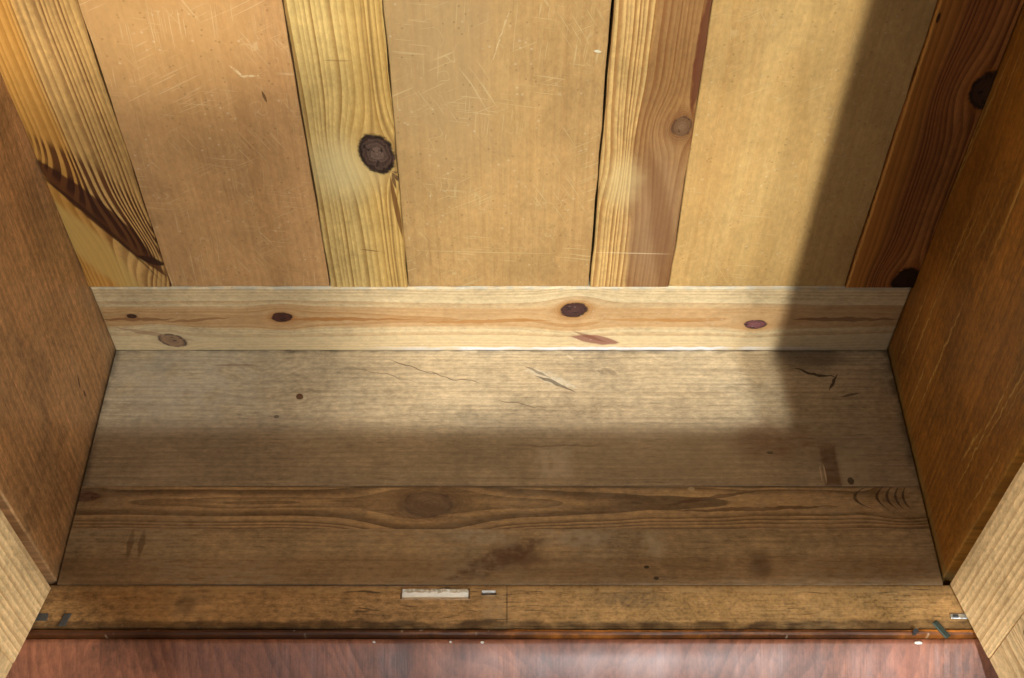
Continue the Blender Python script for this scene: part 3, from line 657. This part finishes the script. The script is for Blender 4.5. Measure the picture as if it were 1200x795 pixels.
es = [e for e in bm.edges if all(abs(v.co.z + 0.0015) < 1e-5 for v in e.verts) and len(e.link_faces) == 2
      and abs(e.link_faces[0].normal.dot(e.link_faces[1].normal)) < 0.5]
bmesh.ops.bevel(bm, geom=es, offset=0.0009, segments=1, affect='EDGES')
fr = part('front_rail', bm, M['sill'])
sl = part('bolt_slot', box_bm(-0.1098, -0.0352, -0.3508, -0.3378, -0.0064, -0.0040, 0.0006), M['bare'], 'pale bare wood lining of the bolt slot', fr)
bm = box_bm(-0.1090, -0.0360, -0.3392, -0.3376, -0.0040, -0.0018, 0.0004)
bmesh.ops.subdivide_edges(bm, edges=[e for e in bm.edges if abs((e.verts[0].co - e.verts[1].co).x) > 0.05], cuts=16)
rr = random.Random(5)
for v in bm.verts:
    if v.co.z > -0.003: v.co.z -= rr.uniform(0, 0.0014); v.co.y -= rr.uniform(0, 0.0014)
part('bolt_slot', bm, M['bare'], 'ragged pale wood at the back of the bolt slot', fr)
part('catch_hole_shade', box_bm(-0.0202, -0.0048, -0.3463, -0.3407, -0.0113, -0.0090, 0.0003), M['hole'], None, fr)
part('catch_lip', box_bm(-0.0204, -0.0046, -0.3420, -0.3402, -0.0088, -0.0006, 0.0006), M['crumb'], None, fr)

# orange bead in front of the rail
def loft_x(prof, x0, x1, n, jit, sd):
    r = random.Random(sd); bm = bmesh.new(); rows = []
    for i in range(n + 1):
        x = x0 + (x1 - x0) * i / n; j = r.uniform(-jit, jit); k = r.uniform(-jit, jit)
        rows.append([bm.verts.new((x, y + j, z + k)) for y, z in prof])
    m = len(prof)
    for a, b in zip(rows, rows[1:]):
        for t in range(m): bm.faces.new((a[t], a[(t + 1) % m], b[(t + 1) % m], b[t]))
    bm.faces.new(rows[0]); bm.faces.new(rows[-1])
    return bm
bead = part('bead', loft_x([(-0.3858, -0.03), (-0.3858, -0.0052), (-0.3868, -0.0040), (-0.3895, -0.0040), (-0.3918, -0.0056), (-0.3925, -0.0085), (-0.3925, -0.03)],
     -0.56, 0.56, 60, 0.0004, 21), M['bead'])
# polished moulding that slopes down towards the room
prof = [(-0.3928, -0.075), (-0.3930, -0.0135), (-0.3942, -0.0120), (-0.3990, -0.0142), (-0.4120, -0.0232), (-0.4250, -0.0330), (-0.4380, -0.0436), (-0.4480, -0.0535), (-0.4520, -0.0620), (-0.4520, -0.075)]
mo = part('moulding', loft_x(prof, -0.575, 0.575, 40, 0.00025, 22), M['ledge'])
for p in mo.data.polygons: p.use_smooth = abs(p.normal.x) < 0.5

# doors, swung open
def build_door(hx, hy, ang, side):
    D = Vector((math.sin(R(ang)) * side, -math.cos(R(ang)), 0))         # along the door
    Nn = Vector((-math.cos(R(ang)) * side, -math.sin(R(ang)), 0))       # out of its inner face
    m = Matrix((D, Nn, Vector((0, 0, 1)))).transposed().to_4x4()
    m.translation = Vector(OFF) + Vector((hx, hy, 0))
    def bb(*a, **k):
        bm = board_bm(*a, **k)
        return bm
    d = link('door', bb('door', (0.094, 0.094), (0.395, 0.395), 0.154, 1.485, -0.016, -0.004, 0.001, 6, 0.0, 31), M['door_panel'], ward)
    d.matrix_local = m
    Zb = 0.0025
    for nm, bm, mt in (('stile', bb('door', (0.0, 0.0), (0.0915, 0.0915), Zb, 1.60, -0.022, 0.0, 0.0014, 14, 0.0003, 32), M['door']),
                       ('stile', bb('door', (0.4075, 0.4075), (0.495, 0.495), Zb, 1.60, -0.022, 0.0, 0.0014, 14, 0.0003, 33), M['door']),
                       ('rail', bb('doorrail', (Zb, Zb), (0.152, 0.152), 0.0922, 0.4068, -0.022, -0.0004, 0.0014, 10, 0.0003, 34), M['door_rail']),
                       ('rail', bb('doorrail', (1.487, 1.487), (1.60, 1.60), 0.0922, 0.4068, -0.022, -0.0004, 0.0014, 10, 0.0003, 35), M['door_rail'])):
        o = link(nm, bm, mt, d)
    return d
rd = build_door(0.5035, -0.3345, 13.9, 1)
ld = build_door(-0.5010, -0.3395, 12.4, -1)

# bits of hinge and nails by the door corners
hl = part('hinge', box_bm(0.497, 0.530, -0.3755, -0.3695, -0.0012, 0.0010, 0.0006), M['steel'], 'pale steel hinge leaf under the right door')
bm = box_bm(0.4995, 0.5055, -0.3743, -0.3707, 0.0011, 0.0018, 0.0003); part('hinge_pin', bm, M['iron'], None, hl)
hl2 = part('hinge', box_bm(-0.530, -0.4985, -0.3775, -0.3690, -0.0012, 0.0006, 0.0006), M['iron'], 'dull iron hinge leaf under the left door')
bm = box_bm(-0.4830, -0.4750, -0.3840, -0.3690, -0.0012, 0.0004, 0.0005)
for v in bm.verts: v.co.x += (v.co.y + 0.3765) * 0.30
part('strip', bm, M['iron'], 'small dark iron strip at the left corner')
bm = box_bm(-0.0035, 0.0035, -0.011, 0.011, -0.0012, 0.0016, 0.0010)
bmesh.ops.rotate(bm, verts=bm.verts, cent=(0, 0, 0), matrix=Matrix.Rotation(R(32), 3, 'Z'))
bmesh.ops.translate(bm, verts=bm.verts, vec=(0.484, -0.3875, -0.0016))
part('wedge', bm, M['patina'], 'green tarnished strip at the right corner')
bm = bmesh.new(); bmesh.ops.create_cone(bm, cap_ends=True, segments=10, radius1=0.0016, radius2=0.0028, depth=0.010)
bmesh.ops.translate(bm, verts=bm.verts, vec=(0.454, -0.3915, -0.0005))
part('nail', bm, M['iron'])

# moulding edge: light catches modelled as white crumbs, and a chip by the nail
CR = [(-0.138, -0.3975, 0.0016, 1.2, 'tiny glint modelled as a white crumb on the moulding edge just left of the pale bolt slot'),
      (-0.054, -0.3975, 0.0015, 1.0, 'tiny glint modelled as a white crumb on the moulding edge in front of the pale bolt slot'),
      (-0.019, -0.3980, 0.0020, 1.3, 'tiny glint modelled as a white crumb on the moulding edge in front of the small dark catch hole'),
      (0.459, -0.3985, 0.0024, 2.2, 'long white chip beside the nail near the right door, larger than the modelled glints')]
for i, (x, y, r, sx, lab) in enumerate(CR):
    bm = bmesh.new(); bmesh.ops.create_icosphere(bm, subdivisions=1, radius=r)
    q = random.Random(40 + i)
    for v in bm.verts: v.co = Vector((v.co.x * sx, v.co.y, v.co.z * 0.7)) * q.uniform(0.8, 1.2)
    o = link('crumb', bm, M['crumb'], None, (x, y, FZ - 0.0125 + r * 0.5))
    tag(o, lab, 'crumb', 'glints modelled as white crumbs, and a chip, along the moulding')
